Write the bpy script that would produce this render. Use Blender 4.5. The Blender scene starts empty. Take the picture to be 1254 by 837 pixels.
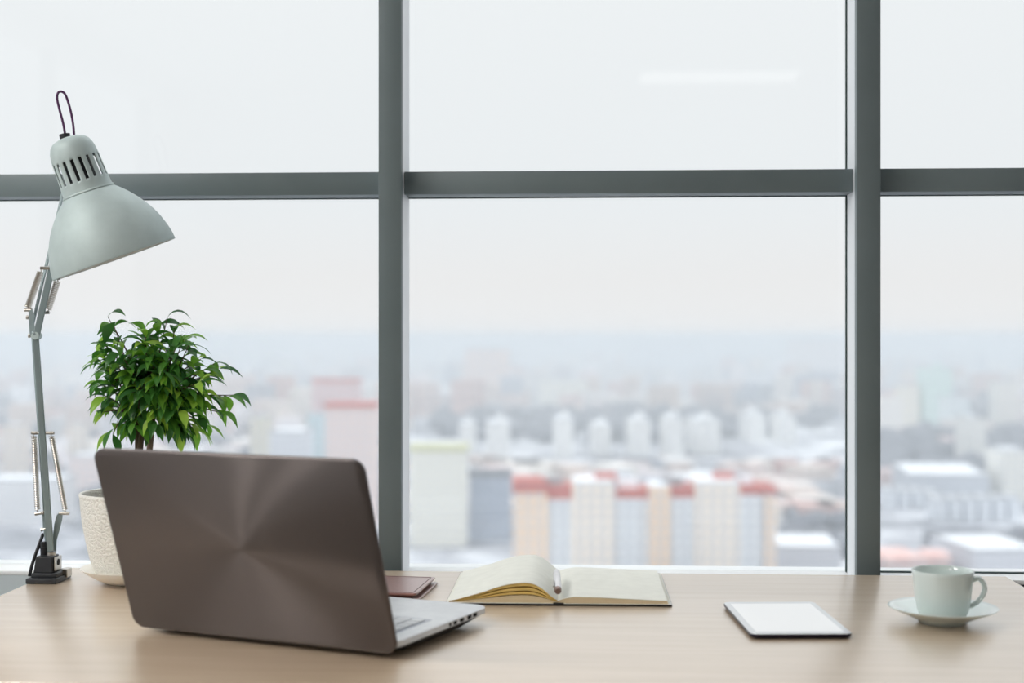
import bpy, bmesh, math, random
from mathutils import Vector, Matrix, Quaternion
random.seed(7)
S = bpy.context.scene
COL = S.collection
PI = math.pi

# ------------------------------------------------------------------ camera model
F = 1742.0
TH = math.atan(97.0 / F)
EYE = Vector((0, 0, 1.15))
RT = Vector((math.cos(TH), math.sin(TH), 0))
FW = Vector((-math.sin(TH), math.cos(TH), 0))
UP = Vector((0, 0, 1))

def ray(px, py):
    return FW + RT * ((px - 627) / F) + UP * ((412 - py) / F)
def at_d(px, py, d):                       # point at forward distance d
    return EYE + ray(px, py) * d
def at_z(px, py, z):                       # point on a horizontal plane
    D = ray(px, py)
    return EYE + D * ((z - EYE.z) / D.z)
def at_y(px, py, y):                       # point on a plane parallel to the window
    D = ray(px, py)
    return EYE + D * (y / D.y)

# ------------------------------------------------------------------ materials
def srgb(r, g, b):
    def f(c):
        c /= 255.0
        return c / 12.92 if c <= .04045 else ((c + .055) / 1.055) ** 2.4
    return (f(r), f(g), f(b), 1)

def mat(name, col, rough=.5, metal=0.0, spec=.5, coat=0.0, **kw):
    m = bpy.data.materials.new(name)
    m.use_nodes = True
    b = m.node_tree.nodes['Principled BSDF']
    b.inputs['Base Color'].default_value = col
    b.inputs['Roughness'].default_value = rough
    b.inputs['Metallic'].default_value = metal
    b.inputs['Specular IOR Level'].default_value = spec
    b.inputs['Coat Weight'].default_value = coat
    for k, v in kw.items():
        b.inputs[k.replace('_', ' ')].default_value = v
    return m

def nd(m, t, **kw):
    n = m.node_tree.nodes.new(t)
    for k, v in kw.items():
        setattr(n, k, v)
    return n
def lk(m, a, b):
    m.node_tree.links.new(a, b)
def bsdf(m):
    return m.node_tree.nodes['Principled BSDF']

def noisy(name, c1, c2, scale, rough=.5, bump=0.0, metal=0, coords='Object', stretch=(1, 1, 1), detail=5, lo=.35, hi=.65, **kw):
    m = mat(name, c1, rough, metal, **kw)
    tc = nd(m, 'ShaderNodeTexCoord'); mp = nd(m, 'ShaderNodeMapping')
    mp.inputs['Scale'].default_value = stretch
    lk(m, tc.outputs[coords], mp.inputs[0])
    n = nd(m, 'ShaderNodeTexNoise'); n.inputs['Scale'].default_value = scale; n.inputs['Detail'].default_value = detail
    lk(m, mp.outputs[0], n.inputs['Vector'])
    r = nd(m, 'ShaderNodeValToRGB')
    r.color_ramp.elements[0].position = lo; r.color_ramp.elements[0].color = c1
    r.color_ramp.elements[1].position = hi; r.color_ramp.elements[1].color = c2
    lk(m, n.outputs['Fac'], r.inputs[0]); lk(m, r.outputs[0], bsdf(m).inputs['Base Color'])
    if bump:
        b = nd(m, 'ShaderNodeBump'); b.inputs['Strength'].default_value = bump; b.inputs['Distance'].default_value = .002
        lk(m, n.outputs['Fac'], b.inputs['Height']); lk(m, b.outputs[0], bsdf(m).inputs['Normal'])
    return m

M = {}
M['wood'] = noisy('beech_veneer', srgb(214, 191, 165), srgb(203, 179, 151), 3.0, .4, .0, stretch=(1.2, 16, 16), detail=6, lo=.3, hi=.7, spec=.5, coat=1.0, Coat_Roughness=.27, Coat_IOR=2.4)
M['wood_edge'] = noisy('beech_edge_band', srgb(205, 165, 130), srgb(190, 150, 116), 4.0, .4, .0, stretch=(1, 10, 10))
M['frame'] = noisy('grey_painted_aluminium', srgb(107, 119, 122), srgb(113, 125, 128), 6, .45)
M['frame_lit'] = mat('side_lit_reveal_aluminium', srgb(236, 240, 244), .4)  # reveal sides whitened: the side light on the frame is in the colour
M['gasket'] = mat('dark_rubber_gasket', srgb(38, 62, 60), .6)
M['sill'] = noisy('white_sill_board', srgb(238, 240, 240), srgb(228, 230, 232), 8, .35)
M['spandrel'] = noisy('grey_spandrel_panel', srgb(196, 206, 210), srgb(188, 198, 202), 5, .5)
M['spandrel_shaded'] = noisy('shaded_spandrel_panel', srgb(60, 56, 66), srgb(52, 50, 58), 5, .5)  # panel with the shade below the sill put into its colour
M['wall'] = noisy('white_plaster', srgb(236, 234, 230), srgb(228, 226, 222), 30, .8, .02)
M['ceil'] = noisy('white_ceiling_paint', srgb(240, 240, 238), srgb(234, 234, 232), 20, .8)
M['carpet'] = noisy('warm_grey_carpet', srgb(150, 142, 134), srgb(120, 114, 108), 180, .95, .3)
M['black'] = noisy('black_plastic', srgb(30, 32, 36), srgb(38, 40, 44), 60, .45)
M['rubber'] = mat('black_rubber', srgb(14, 14, 15), .7)
M['dark'] = mat('dark_cavity', srgb(12, 12, 13), .8)
M['steel'] = noisy('polished_steel', srgb(196, 192, 184), srgb(176, 170, 162), 90, .28, metal=.9)
M['spring'] = noisy('nickel_spring_wire', srgb(205, 200, 190), srgb(176, 166, 154), 60, .3, metal=.85)
M['lamp'] = noisy('silver_grey_lamp_paint', srgb(190, 204, 203), srgb(184, 198, 197), 40, .56, metal=.2)
M['arm'] = noisy('grey_arm_paint', srgb(148, 163, 165), srgb(142, 156, 158), 40, .4, metal=.3)
M['lamp_in'] = mat('white_reflector_paint', srgb(238, 236, 232), .5)
M['cord'] = mat('dark_plum_cord', srgb(84, 42, 88), .5)
M['porcelain'] = noisy('pale_porcelain', srgb(222, 232, 229), srgb(218, 229, 226), 12, .12, coat=.6)
M['ceramic'] = noisy('cream_ceramic', srgb(238, 235, 226), srgb(232, 228, 218), 20, .4)
M['soil'] = noisy('potting_soil', srgb(52, 40, 32), srgb(84, 66, 52), 120, .95, .8)
M['bark'] = noisy('grey_brown_bark', srgb(78, 62, 50), srgb(112, 92, 76), 70, .85, .5, stretch=(1, 1, .3))
M['silver'] = noisy('silver_deck_plastic', srgb(224, 226, 228), srgb(216, 218, 221), 70, .34, metal=.25)
M['keys'] = mat('grey_keycap_plastic', srgb(176, 181, 190), .3)
M['screen_off'] = mat('black_screen_glass', srgb(14, 14, 16), .08)
M['paper'] = noisy('ivory_paper', srgb(240, 240, 231), srgb(234, 234, 225), 50, .8, .0)
M['paper_edge'] = noisy('cream_page_edges', srgb(232, 214, 180), srgb(214, 192, 152), 900, .8, stretch=(.02, .02, 3))
M['paper_backlit'] = noisy('backlit_page_edges', srgb(238, 206, 122), srgb(214, 180, 100), 700, .8, stretch=(.05, .05, 2))  # yellow of daylight passing through the pages, put into the colour
M['bookcover'] = mat('black_book_cover', srgb(22, 21, 22), .5)
M['leather'] = noisy('brown_leather', srgb(150, 106, 98), srgb(136, 94, 87), 160, .42, .25, coat=1.0, Coat_Roughness=.3)
M['leather_dark'] = noisy('dark_leather_edge', srgb(82, 40, 38), srgb(70, 34, 32), 120, .5)
M['pen'] = noisy('brushed_silver_pen', srgb(222, 220, 220), srgb(210, 208, 208), 60, .3, metal=.6)
M['pen_end'] = mat('bronze_pen_end', srgb(140, 116, 106), .4, metal=.4)
M['tab_back'] = mat('navy_black_aluminium', srgb(34, 26, 46), .35, metal=.5)
M['tab_glass'] = mat('white_tablet_bezel', srgb(226, 229, 233), .1)
M['tab_screen'] = mat('sky_sheen_tablet_screen', srgb(238, 239, 240), .08)  # white base and slight glow stand in for sky reflected at grazing angle
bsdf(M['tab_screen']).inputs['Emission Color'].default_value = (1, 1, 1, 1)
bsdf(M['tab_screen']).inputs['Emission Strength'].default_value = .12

# brushed laptop lid: concentric brushing about the lid's centre
def lid_mat():
    m = mat('concentric_brushed_taupe_metal', srgb(104, 97, 95), .34, .8)
    b = bsdf(m)
    b.inputs['Anisotropic'].default_value = .97
    b.inputs['Anisotropic Rotation'].default_value = .25
    t = nd(m, 'ShaderNodeTangent', direction_type='RADIAL', axis='Z')
    lk(m, t.outputs[0], b.inputs['Tangent'])
    tc = nd(m, 'ShaderNodeTexCoord')
    ln = nd(m, 'ShaderNodeVectorMath', operation='LENGTH')
    mulxy = nd(m, 'ShaderNodeVectorMath', operation='MULTIPLY'); mulxy.inputs[1].default_value = (1, 1, 0)
    lk(m, tc.outputs['Object'], mulxy.inputs[0]); lk(m, mulxy.outputs[0], ln.inputs[0])
    n = nd(m, 'ShaderNodeTexNoise', noise_dimensions='1D'); n.inputs['Scale'].default_value = 1500; n.inputs['Detail'].default_value = 2
    lk(m, ln.outputs['Value'], n.inputs['W'])
    mr = nd(m, 'ShaderNodeMapRange'); mr.inputs['To Min'].default_value = .32; mr.inputs['To Max'].default_value = .4
    lk(m, n.outputs['Fac'], mr.inputs[0]); lk(m, mr.outputs[0], b.inputs['Roughness'])
    return m
M['lid'] = lid_mat()

# embossed texture of the flower pot
def pot_mat():
    m = mat('embossed_cream_ceramic', srgb(240, 238, 230), .5)
    tc = nd(m, 'ShaderNodeTexCoord')
    ns = nd(m, 'ShaderNodeTexNoise'); ns.inputs['Scale'].default_value = 60
    mx = nd(m, 'ShaderNodeMix', data_type='VECTOR'); mx.inputs['Factor'].default_value = .012
    lk(m, tc.outputs['Object'], ns.inputs['Vector']); lk(m, tc.outputs['Object'], mx.inputs[4]); lk(m, ns.outputs['Color'], mx.inputs[5])
    v = nd(m, 'ShaderNodeTexVoronoi', feature='DISTANCE_TO_EDGE'); v.inputs['Scale'].default_value = 140
    lk(m, mx.outputs[1], v.inputs['Vector'])
    mr = nd(m, 'ShaderNodeMapRange'); mr.inputs['From Max'].default_value = .25
    lk(m, v.outputs['Distance'], mr.inputs[0])
    bp = nd(m, 'ShaderNodeBump'); bp.inputs['Strength'].default_value = .6; bp.inputs['Distance'].default_value = .0022
    lk(m, mr.outputs[0], bp.inputs['Height']); lk(m, bp.outputs[0], bsdf(m).inputs['Normal'])
    return m
M['pot'] = pot_mat()

def leaf_mat():
    m = mat('ficus_leaf', srgb(60, 110, 40), .32)
    g = nd(m, 'ShaderNodeNewGeometry')
    r = nd(m, 'ShaderNodeValToRGB')
    e = r.color_ramp.elements
    e[0].position = 0; e[0].color = srgb(56, 104, 56)
    e[1].position = 1; e[1].color = srgb(182, 220, 88)
    x = e.new(.45); x.color = srgb(80, 140, 58)
    x = e.new(.8); x.color = srgb(132, 188, 66)
    lk(m, g.outputs['Random Per Island'], r.inputs[0]); lk(m, r.outputs[0], bsdf(m).inputs['Base Color'])
    t = nd(m, 'ShaderNodeBsdfTranslucent'); lk(m, r.outputs[0], t.inputs['Color'])
    mx = nd(m, 'ShaderNodeMixShader'); mx.inputs[0].default_value = .5
    lk(m, bsdf(m).outputs[0], mx.inputs[1]); lk(m, t.outputs[0], mx.inputs[2])
    lk(m, mx.outputs[0], m.node_tree.nodes['Material Output'].inputs['Surface'])
    return m
M['leaf'] = leaf_mat()

def glass_mat():
    m = bpy.data.materials.new('clear_window_glass'); m.use_nodes = True
    nt = m.node_tree; nt.nodes.clear()
    out = nd(m, 'ShaderNodeOutputMaterial')
    tr = nd(m, 'ShaderNodeBsdfTransparent'); tr.inputs['Color'].default_value = (.985, .995, .995, 1)
    gl = nd(m, 'ShaderNodeBsdfGlossy'); gl.inputs['Roughness'].default_value = .02
    lw = nd(m, 'ShaderNodeLayerWeight'); lw.inputs['Blend'].default_value = .5
    pw = nd(m, 'ShaderNodeMath', operation='POWER'); pw.inputs[1].default_value = 5
    ma = nd(m, 'ShaderNodeMath', operation='MULTIPLY_ADD'); ma.inputs[1].default_value = .9; ma.inputs[2].default_value = .022
    mx = nd(m, 'ShaderNodeMixShader')
    lk(m, lw.outputs['Facing'], pw.inputs[0]); lk(m, pw.outputs[0], ma.inputs[0]); lk(m, ma.outputs[0], mx.inputs[0])
    lk(m, tr.outputs[0], mx.inputs[1]); lk(m, gl.outputs[0], mx.inputs[2]); lk(m, mx.outputs[0], out.inputs['Surface'])
    return m
M['glass'] = glass_mat()

def light_mat(s):
    m = mat('ceiling_lamp_diffuser', (1, 1, 1, 1), .5)
    bsdf(m).inputs['Emission Color'].default_value = (1, .97, .93, 1)
    bsdf(m).inputs['Emission Strength'].default_value = s
    return m
FILL_E = 28.0  # strength of the added fill panels
M['diffuser'] = light_mat(FILL_E)
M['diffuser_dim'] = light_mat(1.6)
M['diffuser_mid'] = light_mat(9)

# ------------------------------------------------------------------ mesh helpers
class MB:
    """collects shapes and links them as ONE mesh object"""
    def __init__(s):
        s.bm = bmesh.new()
    def box(s, c, size, mx=None, bevel=0, seg=2):
        t = bmesh.new()
        bmesh.ops.create_cube(t, size=1)
        bmesh.ops.scale(t, vec=size, verts=t.verts)
        if bevel:
            bmesh.ops.bevel(t, geom=t.edges[:], offset=bevel, segments=seg, affect='EDGES', profile=.5)
        bmesh.ops.transform(t, matrix=Matrix.Translation(c) @ (mx.to_4x4() if mx else Matrix()), verts=t.verts)
        return s.merge(t)
    def merge(s, t):
        me = bpy.data.meshes.new('tmp'); t.to_mesh(me); t.free(); s.bm.from_mesh(me); bpy.data.meshes.remove(me)
        return s
    def tube(s, pts, r, seg=10, cap=True, radii=None):
        pts = [Vector(p) for p in pts]
        rings = []
        n0 = None
        for i, p in enumerate(pts):
            a = pts[max(i - 1, 0)]; b = pts[min(i + 1, len(pts) - 1)]
            t = (b - a).normalized()
            if n0 is None:
                n0 = t.orthogonal().normalized()
            n0 = (n0 - t * n0.dot(t))
            n0 = n0.normalized() if n0.length > 1e-6 else t.orthogonal().normalized()
            bi = t.cross(n0)
            rr = radii[i] if radii else r
            rings.append([s.bm.verts.new(p + (n0 * math.cos(2 * PI * k / seg) + bi * math.sin(2 * PI * k / seg)) * rr) for k in range(seg)])
        for A, B in zip(rings, rings[1:]):
            for k in range(seg):
                s.bm.faces.new((A[k], A[(k + 1) % seg], B[(k + 1) % seg], B[k]))
        if cap:
            s.bm.faces.new(rings[0][::-1]); s.bm.faces.new(rings[-1])
        return s
    def bar(s, p0, p1, w, h, side, bevel=.0008):
        """square bar between two points; side = direction of its width"""
        p0 = Vector(p0); p1 = Vector(p1)
        z = (p1 - p0).normalized(); x = (side - z * side.dot(z)).normalized(); y = z.cross(x)
        mx = Matrix((x, y, z)).transposed()
        return s.box((p0 + p1) / 2, (w, h, (p1 - p0).length), mx, bevel, 1)
    def lathe(s, prof, mx=Matrix(), seg=48, a0=0, skip=None, close=False):
        rings = []
        for r, z in prof:
            if r < 1e-6:
                rings.append([s.bm.verts.new(mx @ Vector((0, 0, z)))])
            else:
                rings.append([s.bm.verts.new(mx @ Vector((r * math.cos(a0 + 2 * PI * k / seg), r * math.sin(a0 + 2 * PI * k / seg), z))) for k in range(seg)])
        if close:
            rings.append(rings[0])
        for i, (A, B) in enumerate(zip(rings, rings[1:])):
            for k in range(seg):
                if skip and skip(i, k):
                    continue
                a, b = A[k % len(A)], A[(k + 1) % len(A)]
                c, d = B[(k + 1) % len(B)], B[k % len(B)]
                vs = []
                for v in (a, b, c, d):
                    if v not in vs:
                        vs.append(v)
                if len(vs) > 2:
                    s.bm.faces.new(vs)
        return s
    def prism(s, poly, z0, z1, mx=Matrix()):
        a = [s.bm.verts.new(mx @ Vector((x, y, z0))) for x, y in poly]
        b = [s.bm.verts.new(mx @ Vector((x, y, z1))) for x, y in poly]
        s.bm.faces.new(a[::-1]); s.bm.faces.new(b)
        n = len(poly)
        for i in range(n):
            s.bm.faces.new((a[i], a[(i + 1) % n], b[(i + 1) % n], b[i]))
        return s
    def quad(s, *v):
        s.bm.faces.new([s.bm.verts.new(p) for p in v]); return s
    def build(s, name, m, parent=None, smooth=True, angle=40, world=True, bevel=0, keep=False):
        if not keep:
            bmesh.ops.recalc_face_normals(s.bm, faces=s.bm.faces)
        if parent is not None and world:
            bmesh.ops.transform(s.bm, matrix=wm(parent).inverted(), verts=s.bm.verts)
        me = bpy.data.meshes.new(name)
        s.bm.to_mesh(me); s.bm.free()
        me.materials.append(m)
        if smooth:
            for p in me.polygons:
                p.use_smooth = True
            try:
                me.set_sharp_from_angle(angle=math.radians(angle))
            except Exception:
                pass
        o = bpy.data.objects.new(name, me)
        COL.objects.link(o)
        if parent is not None:
            o.parent = parent
        if bevel:
            b = o.modifiers.new('edge', 'BEVEL'); b.width = bevel; b.segments = 2; b.limit_method = 'ANGLE'
        return o

def wm(o):
    m = Matrix.Translation(o.location) @ o.rotation_euler.to_matrix().to_4x4()
    return wm(o.parent) @ m if o.parent else m

def tag(o, label=None, cat=None, group=None, kind=None):
    if label: o['label'] = label
    if cat: o['category'] = cat
    if group: o['group'] = group
    if kind: o['kind'] = kind
    return o
def thing(name, label, cat, loc=(0, 0, 0), rot=(0, 0, 0), group=None, kind=None):
    o = bpy.data.objects.new(name, None)
    o.empty_display_size = .05
    COL.objects.link(o); o.location = loc; o.rotation_euler = rot
    return tag(o, label, cat, group, kind)

def rrect(w, h, r, n=8, cx=0, cy=0):
    pts = []
    for sx, sy, a in ((1, 1, 0), (-1, 1, 90), (-1, -1, 180), (1, -1, 270)):
        for i in range(n + 1):
            t = math.radians(a + 90 * i / n)
            pts.append((cx + sx * (w / 2 - r) + r * math.cos(t), cy + sy * (h / 2 - r) + r * math.sin(t)))
    return pts

# ------------------------------------------------------------------ the room
GY = 2.56            # glass plane
MY = 2.455           # front of the mullions
SZ = .731            # sill top
X0, X1, YB, ZC = -3.1, 3.4, -5.6, 3.0
tag(MB().box(((X0 + X1) / 2, (YB + GY) / 2, -.05), (X1 - X0 + .4, GY - YB + .4, .1)).build('floor', M['carpet'], smooth=False), 'warm grey carpeted office floor under the desk', 'floor', kind='structure')
tag(MB().box(((X0 + X1) / 2, (YB + GY) / 2, ZC + .05), (X1 - X0 + .4, GY - YB + .4, .1)).build('ceiling', M['ceil'], smooth=False), 'white painted office ceiling', 'ceiling', kind='structure')
tag(MB().box((X1 + .1, (YB + GY) / 2, ZC / 2), (.2, GY - YB + .4, ZC)).build('wall_right', M['wall'], smooth=False), 'white plaster wall on the right of the room', 'wall', kind='structure')
tag(MB().box((0, YB - .1, ZC / 2), (X1 - X0 + .4, .2, ZC)).build('wall_back', M['wall'], smooth=False), 'white plaster wall behind the camera', 'wall', kind='structure')
# left wall with a wide window opening of its own
wl = MB()
xl = X0 - .1
wl.box((xl, (YB + GY) / 2, .15), (.2, GY - YB + .4, .3))
wl.box((xl, (YB + GY) / 2, ZC - .08), (.2, GY - YB + .4, .16))
wl.box((xl, YB + .3, ZC / 2), (.2, .6, ZC - .01)); wl.box((xl, GY - .05, ZC / 2), (.2, .5, ZC - .01))
tag(wl.build('wall_left', M['wall'], smooth=False), 'white wall with a wide window on the left of the room', 'wall', kind='structure')

lw = thing('window_7', 'wide side window in the left wall of the room', 'window', (X0 - .1, -1.3, .3), kind='structure')
MB().box((X0 - .1, -1.35, (.3 + ZC - .16) / 2), (.006, 7.2, ZC - .46)).build('pane', M['glass'], lw, smooth=False)
for yy in (-4.9, -3.1, -1.3, .5, 2.2):
    MB().box((X0 - .1, yy, (.3 + ZC - .16) / 2), (.08, .05, ZC - .46)).build('mullion_bar', M['frame'], lw, smooth=False)
# window wall: mullions, bays of two panes with a transom
mLa, mLb = at_y(463.5, 412, MY).x, at_y(491.5, 412, MY).x
mRa, mRb = at_y(1049.5, 412, MY).x, at_y(1078.5, 412, MY).x
mc = [(mLa + mLb) / 2, (mRa + mRb) / 2]
pitch = mc[1] - mc[0]
mw = mLb - mLa
cs = [mc[0] - pitch * k for k in (2, 1)] + mc + [mc[1] + pitch * k for k in (1, 2)]
ZT = 2.86
t_top = at_y(627, 210.2, 2.50).z
t_bot = at_y(627, 238.2, 2.50).z
for i, c in enumerate(cs):
    w = mw if i != 3 else mRb - mRa
    root = thing('trim_%d' % (i + 1), 'vertical grey aluminium window mullion', 'mullion', (c, MY, SZ), kind='structure')
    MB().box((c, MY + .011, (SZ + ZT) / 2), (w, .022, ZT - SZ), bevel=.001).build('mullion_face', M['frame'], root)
    MB().box((c, (MY + .0225 + GY + .01) / 2, (SZ + ZT) / 2), (w - .001, GY + .01 - MY - .0225, ZT - SZ)).build('mullion_reveal', M['frame_lit'], root, smooth=False)
    g = MB()
    for s in (-1,):
        g.box((c + s * (w / 2 + .0008), GY - .004, (SZ + ZT) / 2), (.0016, .008, ZT - SZ))
    g.build('rubber_gasket', M['gasket'], root, smooth=False)
for i in range(len(cs) - 1):
    a = cs[i] + mw / 2; b = cs[i + 1] - mw / 2
    vis = {1: 'left', 2: 'middle', 3: 'right'}.get(i, 'outer')
    root = thing('window_%d' % (i + 1), '%s bay of the office window, two clear panes with a grey transom' % vis, 'window', ((a + b) / 2, GY, SZ), kind='structure')
    yf = 2.492
    MB().box(((a + b) / 2, (yf + GY + .01) / 2, (t_top + t_bot) / 2), (b - a, GY + .01 - yf, t_top - t_bot), bevel=.0012).build('transom', M['frame'], root)
    g = MB()
    for z in (t_top + .0006, t_bot - .0008):
        g.box(((a + b) / 2, GY - .004, z), (b - a, .008, .0014))
    if i >= 3:
        g.box(((a + b) / 2, GY - .004, SZ + .0012), (b - a, .008, .0024))
    g.build('rubber_gasket', M['gasket'], root, smooth=False)
    MB().box(((a + b) / 2, GY + .004, (SZ + t_bot) / 2), (b - a, .006, t_bot - SZ)).build('lower_pane', M['glass'], root, smooth=False)
    MB().box(((a + b) / 2, GY + .004, (ZT + t_top) / 2), (b - a, .006, ZT - t_top)).build('upper_pane', M['glass'], root, smooth=False)
tag(MB().box((0, GY + .02, (ZT + ZC) / 2), (X1 - X0, .12, ZC - ZT)).build('trim_head', M['frame'], smooth=False), 'grey head rail above the window', 'rail', kind='structure')
tag(MB().box((0, (2.486 + GY + .05) / 2, SZ - .004), (X1 - X0, GY + .05 - 2.486, .008), bevel=.0015).build('trim_sill', M['sill']), 'white window sill board behind the desk', 'sill', kind='structure')
xs = cs[3]
tag(MB().box(((X0 + xs) / 2, GY - .01, (SZ - .008) / 2), (xs - X0, .126, SZ - .008)).build('wall_front', M['spandrel'], smooth=False), 'grey panel wall under the window sill', 'wall', kind='structure')
tag(MB().box(((X1 + xs) / 2, GY - .01, (SZ - .008) / 2), (X1 - xs, .126, SZ - .008)).build('wall_front_shaded', M['spandrel_shaded'], smooth=False), 'panel wall darkened as shade under the right part of the sill', 'wall', kind='structure')

# ceiling lamps: one mirrored faintly in the upper middle pane, two unseen ones added as fill
def ceiling_light(x, y, label, L=1.1, W=.5, m='diffuser'):
    r = thing('ceiling_light', label, 'ceiling light', (x, y, ZC), group='ceiling light panels')
    fr = MB()
    for s in (-1, 1):
        fr.box((x, y + s * (W / 2 + .012), ZC - .02), (L + .048, .024, .04)); fr.box((x + s * (L / 2 + .012), y, ZC - .02), (.024, W, .04))
    fr.build('lamp_frame', M['sill'], r, smooth=False)
    MB().box((x, y, ZC - .014), (L, W, .016)).build('diffuser', M[m], r, smooth=False)
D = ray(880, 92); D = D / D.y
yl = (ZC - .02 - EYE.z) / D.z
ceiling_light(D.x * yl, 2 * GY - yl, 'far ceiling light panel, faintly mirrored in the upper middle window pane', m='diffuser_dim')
for x, y, l in ((-2.4, 1.0, 'unseen ceiling light panel added as fill, left of the desk'), (-2.3, -.9, 'unseen ceiling light panel added as fill, further back on the left')):
    ceiling_light(x, y, l, m='diffuser' if x < 0 else 'diffuser_mid')

# ------------------------------------------------------------------ desk
DZ = .75
DX0, DX1, DY0, DY1 = -.911, .690, 1.607, 2.411
desk = thing('desk', 'light beech office desk standing against the window', 'desk', ((DX0 + DX1) / 2, (DY0 + DY1) / 2, 0))
MB().box(((DX0 + DX1) / 2, (DY0 + DY1) / 2, DZ - .0125), (DX1 - DX0, DY1 - DY0, .025), bevel=.0025, seg=3).build('desktop', M['wood'], desk)
for sx in (DX0 + .08, DX1 - .08):
    for sy in (DY0 + .07, DY1 - .07):
        MB().box((sx, sy, (DZ - .025) / 2), (.05, .05, DZ - .025), bevel=.003).build('leg', M['frame'], desk)
MB().box(((DX0 + DX1) / 2, DY1 - .07, DZ - .055), (DX1 - DX0 - .21, .025, .06)).build('cross_rail', M['frame'], desk, smooth=False)
MB().box(((DX0 + DX1) / 2, DY0 + .07, DZ - .055), (DX1 - DX0 - .21, .025, .06)).build('cross_rail', M['frame'], desk, smooth=False)

# ------------------------------------------------------------------ laptop
LW, LH = .408, .26
phi = -.3848; lean = .3295
lap = thing('laptop', 'open taupe grey laptop seen from behind its lid on the desk', 'laptop', (-.6165, 1.8909, DZ), (0, 0, phi))
# local frame: x along hinge, y towards window (keyboard side)
BD = .262
mb = MB()
outer = rrect(LW - .006, BD, .018, cx=LW / 2, cy=BD / 2 + .002)
inner = rrect(LW - .012, BD - .006, .015, cx=LW / 2, cy=BD / 2 + .002)
low = rrect(LW - .010, BD - .030, .012, cx=LW / 2, cy=BD / 2 + .002)
def loft(mb, loops):
    L = [[mb.bm.verts.new((x, y, z if not callable(z) else z(x, y))) for x, y in p] for p, z in loops]
    mb.bm.faces.new(L[0][::-1]); mb.bm.faces.new(L[-1])
    for A, B in zip(L, L[1:]):
        n = len(A)
        for i in range(n):
            mb.bm.faces.new((A[i], A[(i + 1) % n], B[(i + 1) % n], B[i]))
loft(mb, [(inner, .0138), (outer, .0148), (outer, .0222), (inner, .0238)])
deck = mb.build('base', M['silver'], lap, world=False, angle=30)
mb = MB(); loft(mb, [(rrect(LW - .035, BD - .08, .02, cx=LW / 2, cy=BD / 2), .0030), (low, .0137)])
mb.build('bottom_shell', M['black'], lap, world=False)
for x in (.05, LW - .05):
    for y in (.035, BD - .05):
        MB().lathe([(0, .0003), (.009, .0003), (.009, .0048), (0, .0048)], Matrix.Translation((x, y, 0)), 20).build('rubber_foot', M['rubber'], lap, world=False)
# hinge barrel
mb = MB(); mb.tube([(.05, .004, .0185), (LW - .05, .004, .0185)], .0065, 14); mb.build('hinge', M['black'], lap, world=False)
# sunken keyboard tray and keys
mb = MB(); mb.prism(rrect(LW - .05, .118, .006, cx=LW / 2, cy=.082), .0237, .0240); tray = mb.build('keyboard_tray', M['keys'], lap, world=False, smooth=False)
mb = MB()
for r in range(6):
    n = 17
    pw = (LW - .06) / n
    y = .032 + r * .0182
    skip = (5, 6, 7, 8, 9) if r == 5 else ()
    for k in range(n):
        x = .03 + (k + .5) * pw
        if r == 5 and k in (6, 7, 8, 9):
            continue
        wd = pw * 5 - .003 if (r == 5 and k == 5) else pw - .003
        if r == 5 and k == 5:
            x += pw * 2
        mb.box((x, .141 - (y - .032), .0248), (wd, .015, .0016), bevel=.0005, seg=1) if False else mb.box((x, y, .0248), (wd, .015, .0016), bevel=.0005, seg=1)
mb.build('keys', M['silver'], tray, world=False)
mb = MB(); mb.prism(rrect(.108, .072, .004, cx=LW / 2 - .02, cy=.2), .0237, .0240); mb.build('touchpad', M['keys'], lap, world=False, smooth=False)
# side ports on the right flank
for y, w in ((.146, .005), (.160, .009), (.180, .010), (.202, .011), (.219, .010)):
    mb = MB(); mb.box((LW - .0032, y, .0184), (.0024, w, .0048), bevel=.0006, seg=1); mb.build('port', M['dark'], lap, world=False)
# rear vents under the lid edge
mb = MB()
for k in range(18):
    mb.box((.09 + k * .0125, .0018, .0135), (.007, .003, .003))
mb.build('vent', M['dark'], lap, world=False, smooth=False)
# lid: its own origin at the centre of the circular brushing
lid = MB()
T = .0065
cx, cy = LW * .47, LH * .47
lo = rrect(LW, LH, .017, cx=LW / 2 - cx, cy=LH / 2 - cy)
li = rrect(LW - .003, LH - .003, .0155, cx=LW / 2 - cx, cy=LH / 2 - cy)
loft(lid, [(lo, -T), (lo, -.0014), (li, 0)])
bmesh.ops.recalc_face_normals(lid.bm, faces=lid.bm.faces)
LO = lid.build('lid', M['lid'], lap, world=False, angle=50)
# lid axes in laptop frame: X=x, Y=up the lid (leaning to -y), Z=outer normal (towards -y)
yv = Vector((0, -math.sin(lean), math.cos(lean))); xv = Vector((1, 0, 0)); zv = xv.cross(yv)
# outer normal must face -y
MX = Matrix((xv, yv, zv)).transposed()
LO.rotation_euler = MX.to_euler()
LO.location = Vector((0, 0, .007)) + xv * cx + yv * cy
mb = MB(); mb.prism(rrect(LW - .006, LH - .006, .014, cx=LW / 2 - cx, cy=LH / 2 - cy), -T - .0006, -T + .0001); bz = mb.build('screen_bezel', M['black'], LO, world=False, smooth=False)
mb = MB(); mb.prism(rrect(LW - .04, LH - .05, .002, cx=LW / 2 - cx, cy=LH / 2 - cy + .006), -T - .0009, -T - .0005); mb.build('screen', M['screen_off'], LO, world=False, smooth=False)

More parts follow.
